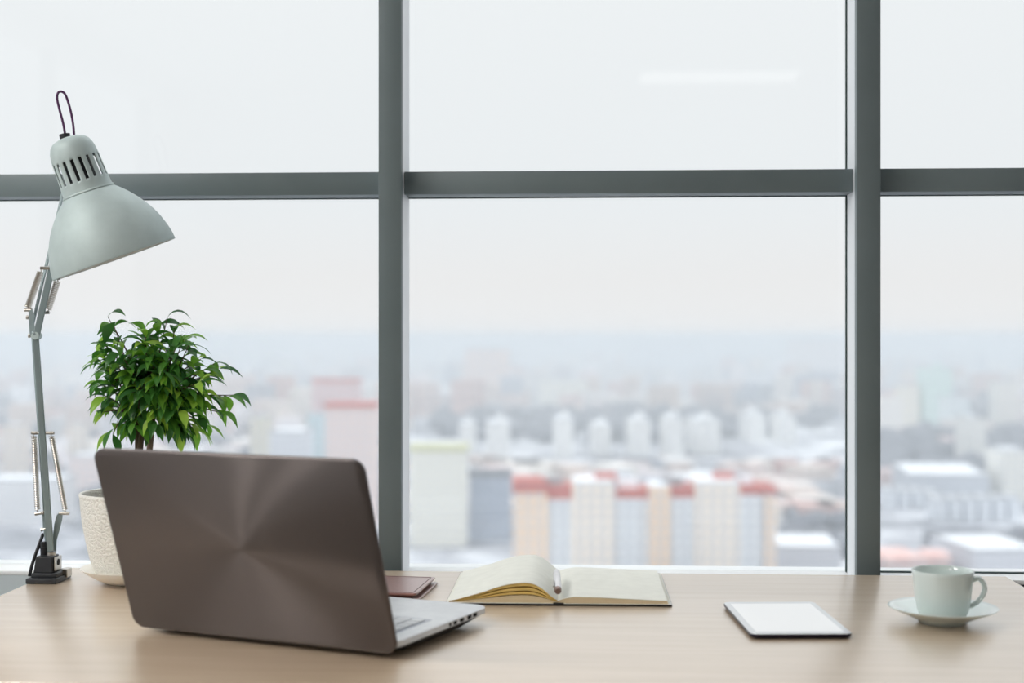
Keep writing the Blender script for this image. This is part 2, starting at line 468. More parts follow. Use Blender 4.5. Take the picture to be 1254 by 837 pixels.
# ------------------------------------------------------------------ open notebook, pen, wallet
NB = thing('open_notebook', 'open notebook with blank ivory pages and page edges tinted as backlit by the window', 'notebook', (-.05, 2.245, DZ), (0, 0, math.radians(.6)))
ND = .268; NW = .163
mb = MB(); mb.box((-NW / 2 - .002, 0, .0016), (NW + .006, ND + .006, .003), bevel=.001)
mb.box((NW / 2 + .002, 0, .0016), (NW + .006, ND + .006, .003), bevel=.001)
mb.box((0, 0, .0022), (.016, ND + .006, .0042), bevel=.001)
mb.build('cover', M['bookcover'], NB, world=False)
for sx in (-1, 1):
    MB().box((sx * (NW / 2 + .003), 0, .0033), (NW + .002, ND + .004, .0004)).build('endpaper', M['paper'], NB, world=False, smooth=False)
def sheet(mb, top, bot, yf, yb, n=40):
    """solid between two profiles (functions of u in 0..1 giving x,z), extruded along y"""
    rows = []
    for y in (yf, yb):
        rows.append(([mb.bm.verts.new((top(i / n)[0], y, top(i / n)[1])) for i in range(n + 1)], [mb.bm.verts.new((bot(i / n)[0], y, bot(i / n)[1])) for i in range(n + 1)]))
    (tf, bf), (tb, bb) = rows
    for i in range(n):
        mb.bm.faces.new((tf[i], tf[i + 1], tb[i + 1], tb[i])); mb.bm.faces.new((bf[i + 1], bf[i], bb[i], bb[i + 1]))
        mb.bm.faces.new((bf[i], bf[i + 1], tf[i + 1], tf[i])); mb.bm.faces.new((tb[i], tb[i + 1], bb[i + 1], bb[i]))
    mb.bm.faces.new((tf[0], tb[0], bb[0], bf[0])); mb.bm.faces.new((tf[n], bf[n], bb[n], tb[n]))
def lerp_tab(tab):
    def g(u):
        for (a, va), (b, vb) in zip(tab, tab[1:]):
            if u <= b:
                t = (u - a) / (b - a); t = t * t * (3 - 2 * t) if False else t
                return va + (vb - va) * t
        return tab[-1][1]
    return g
hump = lerp_tab([(0, .0056), (.07, .0082), (.3, .0188), (.46, .0282), (.58, .0328), (.7, .0345), (.78, .0332), (.86, .0262), (.93, .0160), (.97, .0100), (1, .0076)])
def smooth_h(u):
    return (hump(max(0, u - .03)) + hump(u) + hump(min(1, u + .03))) / 3
def prof(scale, add=0.0, left=-NW, right=-.0015):
    def f(u):
        return (left + (right - left) * u, .0034 + add + (smooth_h(u) - .0034) * scale)
    return f
# leaves of the left half: fanned bundles of pages with air between
mb = MB(); sheet(mb, prof(1.0), prof(.965, -.0002), -ND / 2, ND / 2); mb.build('left_page', M['paper'], NB, world=False, angle=60)
for k, (t, b) in enumerate(((.962, .82), (.75, .60), (.54, .42))):
    mb = MB(); sheet(mb, prof(t, -.0003), prof(b, -.0003), -ND / 2 + .001 + .0008 * k, ND / 2 - .001)
    mb.build('page_bundle', M['paper_backlit'] if k < 3 else M['paper_edge'], NB, world=False, angle=60)
mb = MB(); sheet(mb, prof(.37, -.0003), lambda u: (-NW + (NW - .0015) * u, .0036), -ND / 2 + .002, ND / 2 - .001); mb.build('page_bundle', M['paper_edge'], NB, world=False, angle=60)
# gutter fill under the hump is the block's shadowed inside; right half
rt = lerp_tab([(0, .0076), (.06, .0112), (.16, .0138), (.4, .0128), (.75, .0104), (1, .0088)])
mb = MB(); sheet(mb, lambda u: (-.0012 + NW * .995 * u, rt(u)), lambda u: (-.0012 + NW * .995 * u, rt(u) - .0009), -ND / 2, ND / 2); mb.build('right_page', M['paper'], NB, world=False, angle=60)
mb = MB(); sheet(mb, lambda u: (-.0012 + NW * .99 * u, rt(u) - .00095), lambda u: (-.0012 + NW * 1.005 * u, .0036), -ND / 2 + .0005, ND / 2); mb.build('page_bundle', M['paper_edge'], NB, world=False, angle=60)

p0 = at_d(683.2, 721.5, 2.115); p0.z = DZ + .0215
p1 = at_d(681.0, 700, 2.262); p1.z = DZ + .0285
ax = (p1 - p0).normalized()
pen = thing('pen', 'silver pen lying in the gutter of the open notebook', 'pen', p0)
mb = MB()
rot = Vector((0, 0, 1)).rotation_difference(ax).to_matrix().to_4x4()
MXp = Matrix.Translation(p0) @ rot
L = (p1 - p0).length
mb.lathe([(0, .006), (.0054, .006), (.0060, .010), (.0062, .07), (.0058, L - .03), (.0026, L - .006), (.001, L), (0, L)], MXp, 20); mb.build('barrel', M['pen'], pen)
mb = MB(); mb.lathe([(0, -.004), (.0040, -.004), (.0054, -.001), (.0057, .0065), (0, .0065)], MXp, 20); mb.build('end_cap', M['pen_end'], pen)
mb = MB(); cdir = (Vector((-.8, 0, .6)) - ax * ax.dot(Vector((-.8, 0, .6)))).normalized()
mb.bar(p0 + ax * .006 + cdir * .0080, p0 + ax * .05 + cdir * .0074, .003, .0012, ax.cross(cdir)); mb.bar(p0 + ax * .007 + cdir * .0045, p0 + ax * .007 + cdir * .0086, .003, .002, ax.cross(cdir)); mb.build('clip', M['steel'], pen)

wr = thing('leather_wallet', 'brown leather folded wallet lying between the laptop and the notebook', 'wallet', (-.3715, 2.218, DZ), (0, 0, math.radians(-5)))
WW, WD = .23, .150
mb = MB(); mb.prism(rrect(WW, WD, .006, cx=.004), .0004, .0038); a = mb.build('bottom_cover', M['leather'], wr, world=False, bevel=.0008)
mb = MB(); mb.prism(rrect(WW - .012, WD - .008, .003), .0039, .0082); mb.build('inner_leaf', M['leather_dark'], wr, world=False, bevel=.0005)
mb = MB(); mb.prism(rrect(WW, WD, .006), .0083, .0118); b = mb.build('top_cover', M['leather'], wr, world=False, bevel=.001)
mb = MB()
q = rrect(WW - .012, WD - .012, .003)
mb.tube([(x, y, .0119) for x, y in q + q[:1]], .0005, 5); mb.build('stitching', M['leather_dark'], b, world=False)
mb = MB(); mb.tube([(-WW / 2 + .001, -WD / 2 + .004, .006), (-WW / 2 + .001, WD / 2 - .004, .006)], .0055, 12); mb.build('spine', M['leather'], wr, world=False)

# ------------------------------------------------------------------ tablet
tb = thing('tablet', 'small tablet with a blank screen whitened as sky sheen, lying on the desk', 'tablet', (.2695, 2.006, DZ), (0, 0, math.radians(4.2)))
TW, TD = .135, .226
mb = MB(); loft(mb, [(rrect(TW - .008, TD - .008, .008), .0004), (rrect(TW, TD, .011), .003), (rrect(TW, TD, .011), .0066)]); mb.build('back_shell', M['tab_back'], tb, world=False)
mb = MB(); loft(mb, [(rrect(TW - .0006, TD - .0006, .0108), .0067), (rrect(TW - .0016, TD - .0016, .0102), .0075)]); mb.build('glass_front', M['tab_glass'], tb, world=False, angle=20)
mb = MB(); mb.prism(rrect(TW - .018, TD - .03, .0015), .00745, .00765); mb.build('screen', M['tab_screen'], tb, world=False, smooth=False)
mb = MB(); mb.lathe([(0, .0077), (.0042, .0077), (.0045, .0074)], Matrix.Translation((0, -TD / 2 + .0077, 0)), 24); mb.build('home_button', M['tab_glass'], tb, world=False)

# ------------------------------------------------------------------ cup and saucer
cc = at_z(1154.5, 763, DZ)
sa = MB()
sa.lathe([(0, .0042), (.026, .0040), (.029, .0006), (.0335, .0006), (.036, .0048), (.052, .0108), (.068, .0182), (.0752, .0216), (.0757, .0226), (.0748, .0232), (.066, .0206), (.050, .0140), (.038, .0086), (.030, .0068), (0, .0066)], seg=72)
so = sa.build('saucer', M['porcelain'], world=False, angle=60); so.location = (cc.x, cc.y, DZ); so.scale = (.985, .985, 1)
tag(so, 'white porcelain saucer under the coffee cup', 'saucer')
cup = thing('coffee_cup', 'white porcelain coffee cup standing on its saucer', 'cup', (cc.x, cc.y, DZ + .0068))
mb = MB()
mb.lathe([(0, .0016), (.024, .0014), (.0255, .0002), (.028, .0002), (.0315, .0032), (.0352, .012), (.0378, .026), (.0396, .042), (.0414, .060), (.0424, .0662), (.0416, .0671), (.0402, .0664), (.0390, .059), (.0380, .042), (.0360, .026), (.033, .012), (.028, .0055), (0, .0046)], seg=72)
mb.build('body', M['porcelain'], cup, world=False, angle=60)
mb = MB()
pts = [(.0400, .0525), (.0455, .0555), (.0510, .0545), (.0556, .0485), (.0570, .041), (.0548, .033), (.0490, .0250), (.043, .020), (.036, .0165)]
# smooth it
def catmull(P, n=5):
    out = []
    P = [Vector(p) for p in P]
    Q = [P[0] * 2 - P[1]] + P + [P[-1] * 2 - P[-2]]
    for i in range(1, len(Q) - 2):
        for k in range(n):
            t = k / n
            a, b, c, d = Q[i - 1], Q[i], Q[i + 1], Q[i + 2]
            out.append(.5 * ((2 * b) + (c - a) * t + (2 * a - 5 * b + 4 * c - d) * t * t + (3 * b - a - 3 * c + d) * t ** 3))
    out.append(P[-1])
    return out
path = catmull([(x, 0, z) for x, z in pts])
rings = []
for i, p in enumerate(path):
    t = (path[min(i + 1, len(path) - 1)] - path[max(i - 1, 0)]).normalized()
    nrm = Vector((0, 1, 0)); bi = t.cross(nrm)
    rings.append([mb.bm.verts.new(p + nrm * .0056 * math.cos(2 * PI * k / 14) + bi * .0035 * math.sin(2 * PI * k / 14)) for k in range(14)])
for A, B in zip(rings, rings[1:]):
    for k in range(14):
        mb.bm.faces.new((A[k], A[(k + 1) % 14], B[(k + 1) % 14], B[k]))
mb.bm.faces.new(rings[0][::-1]); mb.bm.faces.new(rings[-1])
h = mb.build('handle', M['porcelain'], cup, world=False); h.rotation_euler.z = math.radians(-2)

# ------------------------------------------------------------------ potted ficus
PD = 2.318
pc = at_d(166, 600, PD)
fs = MB()
fs.lathe([(0, .0012), (.046, .0008), (.050, .0008), (.062, .006), (.078, .016), (.0895, .0245), (.0905, .0262), (.089, .0268), (.076, .0205), (.060, .0105), (.052, .0062), (0, .0058)], seg=64)
o = fs.build('plant_saucer', M['ceramic'], world=False, angle=60); o.location = (pc.x, pc.y, DZ); o.scale = (.96, .96, .93)
tag(o, 'cream ceramic dish under the textured flower pot', 'saucer')
fic = thing('potted_ficus', 'leafy green weeping fig in a textured white pot', 'potted plant', (pc.x, pc.y, DZ + .0068))
PH = .1395
mb = MB()
mb.lathe([(0, .0002), (.055, .0002), (.0605, .003), (.066, .015), (.0722, .034), (.0785, .062), (.0840, .092), (.0868, .118), (.0878, PH - .007)], seg=72)
mb.lathe([(.0878, PH - .007), (.0886, PH - .0055), (.0890, PH - .002), (.0876, PH), (.0845, PH), (.0825, PH - .003), (.080, .105), (.077, .085)], seg=72)
mb.build('pot', M['pot'], fic, world=False, angle=60)
mb = MB(); mb.lathe([(0, .112), (.03, .1105), (.06, .112), (.0802, .108)], seg=40)
for v in mb.bm.verts:
    v.co.z += random.uniform(-.002, .002)
mb.build('soil', M['soil'], fic, world=False)

def P(px, py, dd=0):
    return at_d(px, py, PD + dd) - fic.location
tr = MB()
root = Vector((.012, .0, .108))
tops = []
for k, (px, py, dd) in enumerate(((176, 512, .01), (188, 508, -.012), (168, 520, .015))):
    b = root + Vector((.008 * (k - 1), .006 * (k - 1), 0))
    top = P(px, py, dd)
    mid = (b + top) / 2 + Vector((random.uniform(-.006, .006), random.uniform(-.006, .006), 0))
    tr.tube(catmull([b - Vector((0, 0, .006)), mid, top], 6), 0, 8, radii=[.0072 - .0032 * i / 12 for i in range(13)])
    tops.append(top)
blobs = [(178, 462, 52, 52, .075), (158, 432, 40, 36, .06), (205, 430, 46, 36, .06), (233, 470, 40, 42, .06), (150, 480, 34, 40, .055), (215, 505, 46, 34, .055), (175, 525, 36, 18, .04)]
leaves = MB()
def leaf(base, d, length, width, droop):
    d = d.normalized()
    side = d.cross(UP)
    side = side.normalized() if side.length > .05 else Vector((1, 0, 0))
    side = (Quaternion(d, random.uniform(-.7, .7)) @ side)
    n = 7
    prof_w = [.05, .42, .80, 1.0, .95, .68, .30, .04]
    p = base.copy(); dirv = d.copy()
    rows = []
    fold = random.uniform(.15, .5)
    for i in range(n + 1):
        up = side.cross(dirv).normalized()
        if up.z < 0:
            up = -up
        w = width * .5 * prof_w[i]
        rows.append((leaves.bm.verts.new(p + side * w + up * w * fold), leaves.bm.verts.new(p), leaves.bm.verts.new(p - side * w + up * w * fold)))
        p = p + dirv * (length / n)
        dirv = (dirv + Vector((0, 0, -droop / n))).normalized()
    for a, b in zip(rows, rows[1:]):
        leaves.bm.faces.new((a[0], a[1], b[1], b[0])); leaves.bm.faces.new((a[1], a[2], b[2], b[1]))
center = P(185, 480)
def twig(tip, nl, big=1.0, start=None, spread=1.0):
    st = start or min(tops, key=lambda t: (t - tip).length)
    mid = st.lerp(tip, .5) + Vector((random.uniform(-.008, .008), random.uniform(-.008, .008), .012))
    path = catmull([st, mid, tip], 6)
    tr.tube(path, 0, 5, radii=[.0022 - .0016 * i / (len(path) - 1) for i in range(len(path))])
    out = (tip - center); out.z *= .5
    if out.length < 1e-3: out = Vector((0, -1, 0))
    out.normalize()
    for k in range(nl):
        t = 1 - .62 * spread * (k / max(nl - 1, 1))
        i = t * (len(path) - 1); a = path[int(i)]; b = path[min(int(i) + 1, len(path) - 1)]
        base = a.lerp(b, i - int(i))
        ang = k * 2.4 + random.uniform(-.4, .4)
        side = Vector((math.cos(ang), math.sin(ang), 0))
        d = out * .75 + side * .8 + Vector((0, 0, random.uniform(-.25, .55)))
        leaf(base, d, big * random.uniform(.033, .048), big * random.uniform(.0125, .0175), random.uniform(1.0, 2.4))
for bx, by, rx, ry, rd in blobs:
    for k in range(int(rx * ry / 155)):
        while True:
            u, v, w = (random.uniform(-1, 1) for _ in range(3))
            if u * u + v * v + w * w <= 1:
                break
        twig(P(bx + u * rx * .86, by + v * ry * .86, w * rd), 9)
# outlying sprays that shape the outline
for px, py, dd, nl in ((140, 400, 0, 6), (132, 388, .02, 4), (205, 389, .01, 3), (128, 422, -.02, 5), (120, 440, 0, 5), (118, 468, .02, 5), (126, 505, 0, 5), (196, 398, .01, 6), (214, 402, 0, 5), (178, 402, -.02, 6),
                      (262, 446, 0, 6), (268, 452, .02, 4), (278, 486, -.01, 5), (285, 484, 0, 4), (268, 505, 0, 5), (252, 520, .01, 5), (240, 528, 0, 4), (138, 532, -.02, 4), (214, 524, -.02, 5), (246, 440, .02, 5), (225, 415, .0, 5)):
    twig(P(px, py, dd), nl, 1.05, spread=.55)
leaves.build('foliage', M['leaf'], fic, world=False, keep=True, angle=80)
tr.build('trunk', M['bark'], fic, world=False)

# ------------------------------------------------------------------ desk lamp
LD = 2.325
lb = at_z(58, 712.5, DZ)
lamp = thing('desk_lamp', 'silver grey jointed desk lamp with a bell shade and black foot', 'lamp', (lb.x, lb.y, DZ))
def Q(px, py, dd=0):
    return at_d(px, py, LD + dd)
sc = LD / F
# foot: plate, block with screw hole and inner stop
foot = MB()
fl = at_z(31, 716, DZ); fr_ = at_z(69.5, 716, DZ)
fw = fr_.x - fl.x
fx, fy = (fl.x + fr_.x) / 2, fl.y
foot.box((fx, fy + .034, DZ + .0045), (fw, .068, .0085), bevel=.0015)
foot.box((fx + .001, fy + .036, DZ + .012), (fw - .008, .052, .008), bevel=.0015)
foot.build('foot', M['black'], lamp)
blk = MB()
bx0, bx1 = at_d(48, 690, LD).x, at_d(69.5, 690, LD).x
bz0, bz1 = DZ + .0155, at_d(50, 680, LD).z
# tapered block
bw = bx1 - bx0
poly0 = [(bx0 - .0025, fy + .014), (bx1 + .0015, fy + .014), (bx1 + .0015, fy + .052), (bx0 - .0025, fy + .052)]
poly1 = [(bx0 + .001, fy + .016), (bx1 - .001, fy + .016), (bx1 - .001, fy + .048), (bx0 + .001, fy + .048)]
va = [blk.bm.verts.new((x, y, bz0)) for x, y in poly0]; vb = [blk.bm.verts.new((x, y, bz1)) for x, y in poly1]
blk.bm.faces.new(va[::-1]); blk.bm.faces.new(vb)
for i in range(4):
    blk.bm.faces.new((va[i], va[(i + 1) % 4], vb[(i + 1) % 4], vb[i]))
bo = blk.build('clamp_block', M['black'], lamp, bevel=.0018)
mb = MB(); mb.box((bx1 + .0022, fy + .034, (bz0 + bz1) / 2), (.0018, .030, bz1 - bz0 - .004), bevel=.0006, seg=1); fp = mb.build('side_plate', M['steel'], lamp)
mb = MB(); mb.tube([(bx1 + .0031, fy + .034, (bz0 + bz1) / 2 + .002), (bx1 + .0036, fy + .034, (bz0 + bz1) / 2 + .002)], .0055, 20); mb.build('screw_hole', M['dark'], fp)
mb = MB(); mb.box((fx + fw / 2 - .002, fy + .052, DZ + .011), (.010, .022, .014), bevel=.001, seg=1); mb.build('foot_clip', M['steel'], lamp)
mb = MB(); mb.tube([Q(54, 681), Q(53.4, 664)], 0, 14, radii=[.0058, .0052]); mb.tube([Q(53.4, 672), Q(53.4, 670)], .0066, 14); mb.build('tension_knob', M['black'], lamp)
mb = MB(); mb.tube(catmull([Q(36, 706, -.005), Q(40, 690, -.004), Q(47, 670, .0), Q(53, 654, .01)], 6), .0028, 8); mb.build('power_cord', M['black'], lamp)
mb = MB(); mb.tube([Q(63, 682.5), Q(63, 676.5)], .0075, 16); mb.build('swivel_washer', M['steel'], lamp)
# lower arm: square tube with pins and springs
SIDE = RT
A0, A1 = Q(62, 676), Q(43, 406)
mb = MB(); mb.bar(A0, A1, .0105, .0115, (RT + FW * .25).normalized(), .0012); mb.build('lower_arm', M['arm'], lamp)
mb = MB(); mb.bar(Q(57, 660, .012), Q(39.5, 402, .012), .004, .005, RT, .0006); mb.build('guide_rod', M['arm'], lamp)
def spring(p0, p1, r, n):
    p0 = Vector(p0); p1 = Vector(p1)
    ax = (p1 - p0); Ln = ax.length; ax.normalize()
    x = ax.orthogonal().normalized(); y = ax.cross(x)
    m1 = MB()
    pts = []
    for i in range(n * 10 + 1):
        a = 2 * PI * i / 10
        pts.append(p0 + ax * (.006 + (Ln - .012) * i / (n * 10)) + (x * math.cos(a) + y * math.sin(a)) * r)
    m1.tube(pts, .00085, 5)
    for a, s in ((p0, 1), (p1, -1)):
        m1.tube([a + ax * s * .007 + x * r * .4, a + ax * s * .003, a], .0009, 6)
    return m1.build('tension_spring', M['spring'], lamp)
spring(Q(41.5, 530), Q(46, 629), .0042, 40)
spring(Q(62.5, 530), Q(80.5, 629), .0042, 40)
def pin(a, b):
    MB().tube([a, b], .0027, 12).build('spring_pin', M['steel'], lamp)
pin(Q(38.5, 530.5), Q(66.5, 530.5)); pin(Q(43, 630), Q(54, 628)); pin(Q(73, 629), Q(85, 629))
# curved bracket plates at the foot of the arm
def plate(pts, dd, th=.0018):
    mb = MB()
    f = [mb.bm.verts.new(Q(x, y, dd)) for x, y in pts]; b = [mb.bm.verts.new(Q(x, y, dd + th)) for x, y in pts]
    mb.bm.faces.new(f); mb.bm.faces.new(b[::-1])
    n = len(pts)
    for i in range(n):
        mb.bm.faces.new((f[i], f[(i + 1) % n], b[(i + 1) % n], b[i]))
    return mb
plate([(62, 674), (69, 676), (69.5, 662), (73, 650), (76, 638), (77, 629), (73, 627), (69, 632), (66.5, 642), (65, 655)], .007, .008).build('bracket_plate', M['arm'], lamp, smooth=False)
plate([(57, 676), (61, 676), (58.5, 655), (56, 640), (54.5, 628), (51.5, 628), (52.5, 645), (54.5, 660)], .007, .008).build('bracket_plate', M['arm'], lamp, smooth=False)
mb = MB(); mb.tube([Q(50, 649), Q(56, 648)], .0016, 8); mb.tube([Q(50.5, 649), Q(52, 649)], .0034, 8)
mb.build('bolt', M['steel'], lamp)
# elbow and upper arm
B0, B1 = Q(44.5, 412, -.004), Q(84, 236, .045)
mb = MB(); mb.bar(B0, B1, .0105, .011, (RT + FW * .3).normalized(), .0012); mb.build('upper_arm', M['arm'], lamp)
mb = MB(); mb.bar(Q(40.5, 396, .012), Q(78, 232, .055), .0042, .005, RT, .0006); mb.build('guide_rod', M['arm'], lamp)
plate([(35, 382), (39.5, 378), (41, 384), (42.5, 400), (48, 413), (40, 415), (36.5, 411), (35.5, 398)], -.004, .004).build('elbow_plate', M['arm'], lamp, smooth=False)
mb = MB(); mb.lathe([(0, -.009), (.0062, -.009), (.0066, 0), (.0062, .009), (0, .009)], Matrix.Translation(Q(45, 411.5, -.0)) @ Vector((0, 0, 1)).rotation_difference(FW).to_matrix().to_4x4(), 18); mb.build('elbow_joint', M['lamp'], lamp)
for x, y in ((33.5, 389), (36, 411.5)):
    mb = MB(); mb.tube([Q(x - 1.2, y), Q(x + 1.2, y)], .0034, 8); mb.tube([Q(x, y), Q(x + 7, y - .5)], .0014, 8)
    mb.build('bolt', M['steel'], lamp)
spring(Q(32.5, 381), Q(51, 329, .008), .005, 24)
spring(Q(58, 383, .02), Q(71.5, 341, .03), .005, 20)
pin(Q(49, 328.5, .008), Q(60.5, 328.5, .012)); pin(Q(30, 380), Q(39.5, 380)); pin(Q(55, 383, .02), Q(60.5, 383, .02)); pin(Q(66, 341, .03), Q(74, 341, .03))
# shade: bell with a slotted cap
HD = 2.348
rc = at_d(140.5, 318, HD)
k_ = HD / F
axis = (RT * -.335 + UP * .942 - FW * .125).normalized()
rotm = Vector((0, 0, 1)).rotation_difference(axis).to_matrix().to_4x4()
SM = Matrix.Translation(rc) @ rotm
bell = [(77, 0), (77.2, 2), (76, 12), (73, 24), (68.5, 37), (62, 50), (54, 62), (45, 73), (37, 81), (31.5, 86), (30.5, 88)]
def smooth_prof(p, n=4):
    return [(v.x, v.y) for v in catmull([(a, b, 0) for a, b in p], n)]
mb = MB()
bp = smooth_prof(bell)
ins = [(max(r - 1.3, 1), z) for r, z in bp]
mb.lathe([(r * k_, z * k_) for r, z in bp + ins[::-1]], SM, 96, close=True)
shade = mb.build('lamp_shade', M['lamp'], lamp, angle=50)
mb = MB(); mb.lathe([((r - 1.6) * k_, z * k_) for r, z in bp[2:]], SM, 96); mb.build('reflector', M['lamp_in'], shade)
# cap with open ventilation slots
NS = 18
seg = NS * 5
vl = SM.to_3x3().inverted() @ (EYE - rc); A0S = math.atan2(vl.y, vl.x) + math.radians(10) - 2 * PI / seg
capp = [(30.8, 88), (30.2, 90), (29.8, 98), (29.6, 101), (28.6, 128), (28.4, 131), (27.8, 137), (26.6, 143), (24, 149), (19.5, 153.5), (12, 156.5), (5, 157.3), (0, 157.5)]
def skipf(i, kk):
    return i == 3 and kk % 5 < 2
mb = MB(); mb.lathe([(r * k_, z * k_) for r, z in capp], SM, seg, a0=A0S, skip=skipf)
cap = mb.build('shade_cap', M['lamp'], lamp, angle=50)
sol = cap.modifiers.new('wall', 'SOLIDIFY'); sol.thickness = .0012; sol.offset = -1
mb = MB(); mb.lathe([(31.6 * k_, 85.5 * k_), (32.2 * k_, 87 * k_), (31.4 * k_, 89 * k_), (30 * k_, 89 * k_)], SM, 64); mb.build('collar', M['lamp'], lamp)
# bulb holder inside the cap
mb = MB(); mb.lathe([(0, 150 * k_), (15 * k_, 150 * k_), (17 * k_, 95 * k_), (10 * k_, 80 * k_), (0, 80 * k_)], SM, 24); mb.build('bulb_socket', M['black'], lamp)
mb = MB(); mb.lathe([(0, 79 * k_), (9 * k_, 79 * k_), (11 * k_, 66 * k_), (20 * k_, 48 * k_), (20 * k_, 38 * k_), (13 * k_, 26 * k_), (0, 23 * k_)], SM, 28); mb.build('light_bulb', M['lamp_in'], lamp)
def H(px, py, dd=0):
    return at_d(px, py, HD + dd)
mb = MB(); mb.tube([H(80.5, 172), H(79, 164.5)], .0088, 14); mb.build('cord_grommet', M['black'], lamp)
mb = MB(); mb.tube(catmull([H(80, 167), H(77.5, 152), H(72.5, 133), H(70, 121), H(71, 114), H(75.5, 112.3), H(80.5, 117), H(86, 134), H(89.5, 152), H(91, 170)], 6), .0021, 8); mb.build('cord_loop', M['cord'], lamp)
# shade bracket behind
mb = MB(); mb.bar(Q(83, 236, .045), Q(98, 240, .03), .012, .006, UP, .001); mb.build('shade_bracket', M['lamp'], lamp)

# ------------------------------------------------------------------ the city outside
GZ = EYE.z - 75.0
DENS = .00082
HAZE = (.73, .77, .80, 1)
def city_ground():
    m = mat('snowy_city_ground', srgb(210, 214, 220), .9)
    tc = nd(m, 'ShaderNodeTexCoord')
    n1 = nd(m, 'ShaderNodeTexNoise'); n1.inputs['Scale'].default_value = .022; n1.inputs['Detail'].default_value = 6; n1.inputs['Roughness'].default_value = .62
    lk(m, tc.outputs['Object'], n1.inputs['Vector'])
    r = nd(m, 'ShaderNodeValToRGB'); e = r.color_ramp.elements
    e[0].position = .40; e[0].color = srgb(104, 106, 114); e[1].position = .62; e[1].color = srgb(238, 240, 244)
    x = e.new(.50); x.color = srgb(158, 160, 168)
    lk(m, n1.outputs['Fac'], r.inputs[0]); lk(m, r.outputs[0], bsdf(m).inputs['Base Color'])
    return m
M['cground'] = city_ground()
mb = MB()
mb.quad((-9000, 8, GZ), (9000, 8, GZ), (9000, 16000, GZ), (-9000, 16000, GZ))
tag(mb.build('ground', M['cground'], smooth=False), 'snow covered city ground far below the window', 'ground', kind='structure')

def facade(name, wall, win, bw=3.2, rh=3.0, frac=.5):
    m = mat(name, wall, .8)
    tc = nd(m, 'ShaderNodeTexCoord'); sp = nd(m, 'ShaderNodeSeparateXYZ'); ad = nd(m, 'ShaderNodeMath', operation='ADD')
    cb = nd(m, 'ShaderNodeCombineXYZ')
    lk(m, tc.outputs['Object'], sp.inputs[0]); lk(m, sp.outputs['X'], ad.inputs[0]); lk(m, sp.outputs['Y'], ad.inputs[1])
    lk(m, ad.outputs[0], cb.inputs['X']); lk(m, sp.outputs['Z'], cb.inputs['Y'])
    b = nd(m, 'ShaderNodeTexBrick'); b.offset = 0; b.inputs['Scale'].default_value = 1
    b.inputs['Brick Width'].default_value = bw; b.inputs['Row Height'].default_value = rh; b.inputs['Mortar Size'].default_value = rh * (1 - frac) / 2 * .9
    b.inputs['Mortar Smooth'].default_value = 0
    b.inputs['Color1'].default_value = win; b.inputs['Color2'].default_value = win; b.inputs['Mortar'].default_value = wall
    lk(m, cb.outputs[0], b.inputs['Vector']); lk(m, b.outputs['Color'], bsdf(m).inputs['Base Color'])
    return m
WIN = srgb(196, 200, 208)
FAC = {}
def fac(c, win=WIN, **kw):
    key = (tuple(c), tuple(win))
    if key not in FAC:
        FAC[key] = facade('facade_%d' % len(FAC), srgb(*c), win, **kw)
    return FAC[key]
M['snow'] = noisy('roof_snow', srgb(244, 246, 250), srgb(228, 232, 238), .2, .9)
M['redroof'] = noisy('red_roof_sheet', srgb(200, 110, 98), srgb(188, 100, 90), .3, .7)
M['palered'] = noisy('faded_red_roof', srgb(224, 172, 162), srgb(236, 206, 200), .15, .8)
M['greenroof'] = noisy('olive_roof_edge', srgb(206, 206, 168), srgb(198, 198, 160), .3, .7)
M['greyroof'] = noisy('grey_roof_felt', srgb(120, 122, 130), srgb(134, 136, 142), .3, .8)
M['cap'] = noisy('parapet_metal', srgb(150, 150, 154), srgb(160, 160, 164), .3, .7)

def place(pxl, pxr, pyt, d):
    l = at_d(pxl, 412, d); r = at_d(pxr, 412, d)
    c = (l + r) / 2
    top = EYE.z - (pyt - 412) * d / F
    return c, (r - l).length, top - GZ
FOOT = [(c.x, c.y, 45)] if False else []
def building(label, pxl, pxr, pyt, d, depth, col, roof='snow', rot=0, group=None, win=WIN, hut=None, name='apartment_building', cat='building'):
    c, w, h = place(pxl, pxr, pyt, d)
    c = c + FW * (depth / 2)
    FOOT.append((c.x, c.y, math.hypot(w, depth) / 2))
    r = thing(name, label, cat, (c.x, c.y, GZ), (0, 0, TH + math.radians(rot)), group)
    mb = MB(); mb.box((0, 0, h / 2), (w, depth, h)); mb.build('wall', fac(col, win), r, world=False, smooth=False)
    rm = M[roof]
    if roof == 'snow':
        mb = MB(); mb.box((0, 0, h + .2), (w * .97, depth * .95, .4)); mb.build('roof_snow', rm, r, world=False, smooth=False)
        mb = MB()
        for s in (-1, 1):
            mb.box((0, s * (depth / 2 - .15), h + .35), (w + .3, .3, .7)); mb.box((s * (w / 2 - .15), 0, h + .35), (.3, depth, .7))
        mb.build('parapet', M['cap'], r, world=False, smooth=False)
    else:
        mb = MB(); mb.box((0, 0, h + .9), (w + .8, depth + .8, 1.8)); mb.build('roof', rm, r, world=False, smooth=False)
    if hut:
        mb = MB(); mb.box((hut * w, 0, h + 2.2), (min(6, w * .25), depth * .4, 3.4)); mb.build('roof_hut', fac(col, win), r, world=False, smooth=False)
    return r

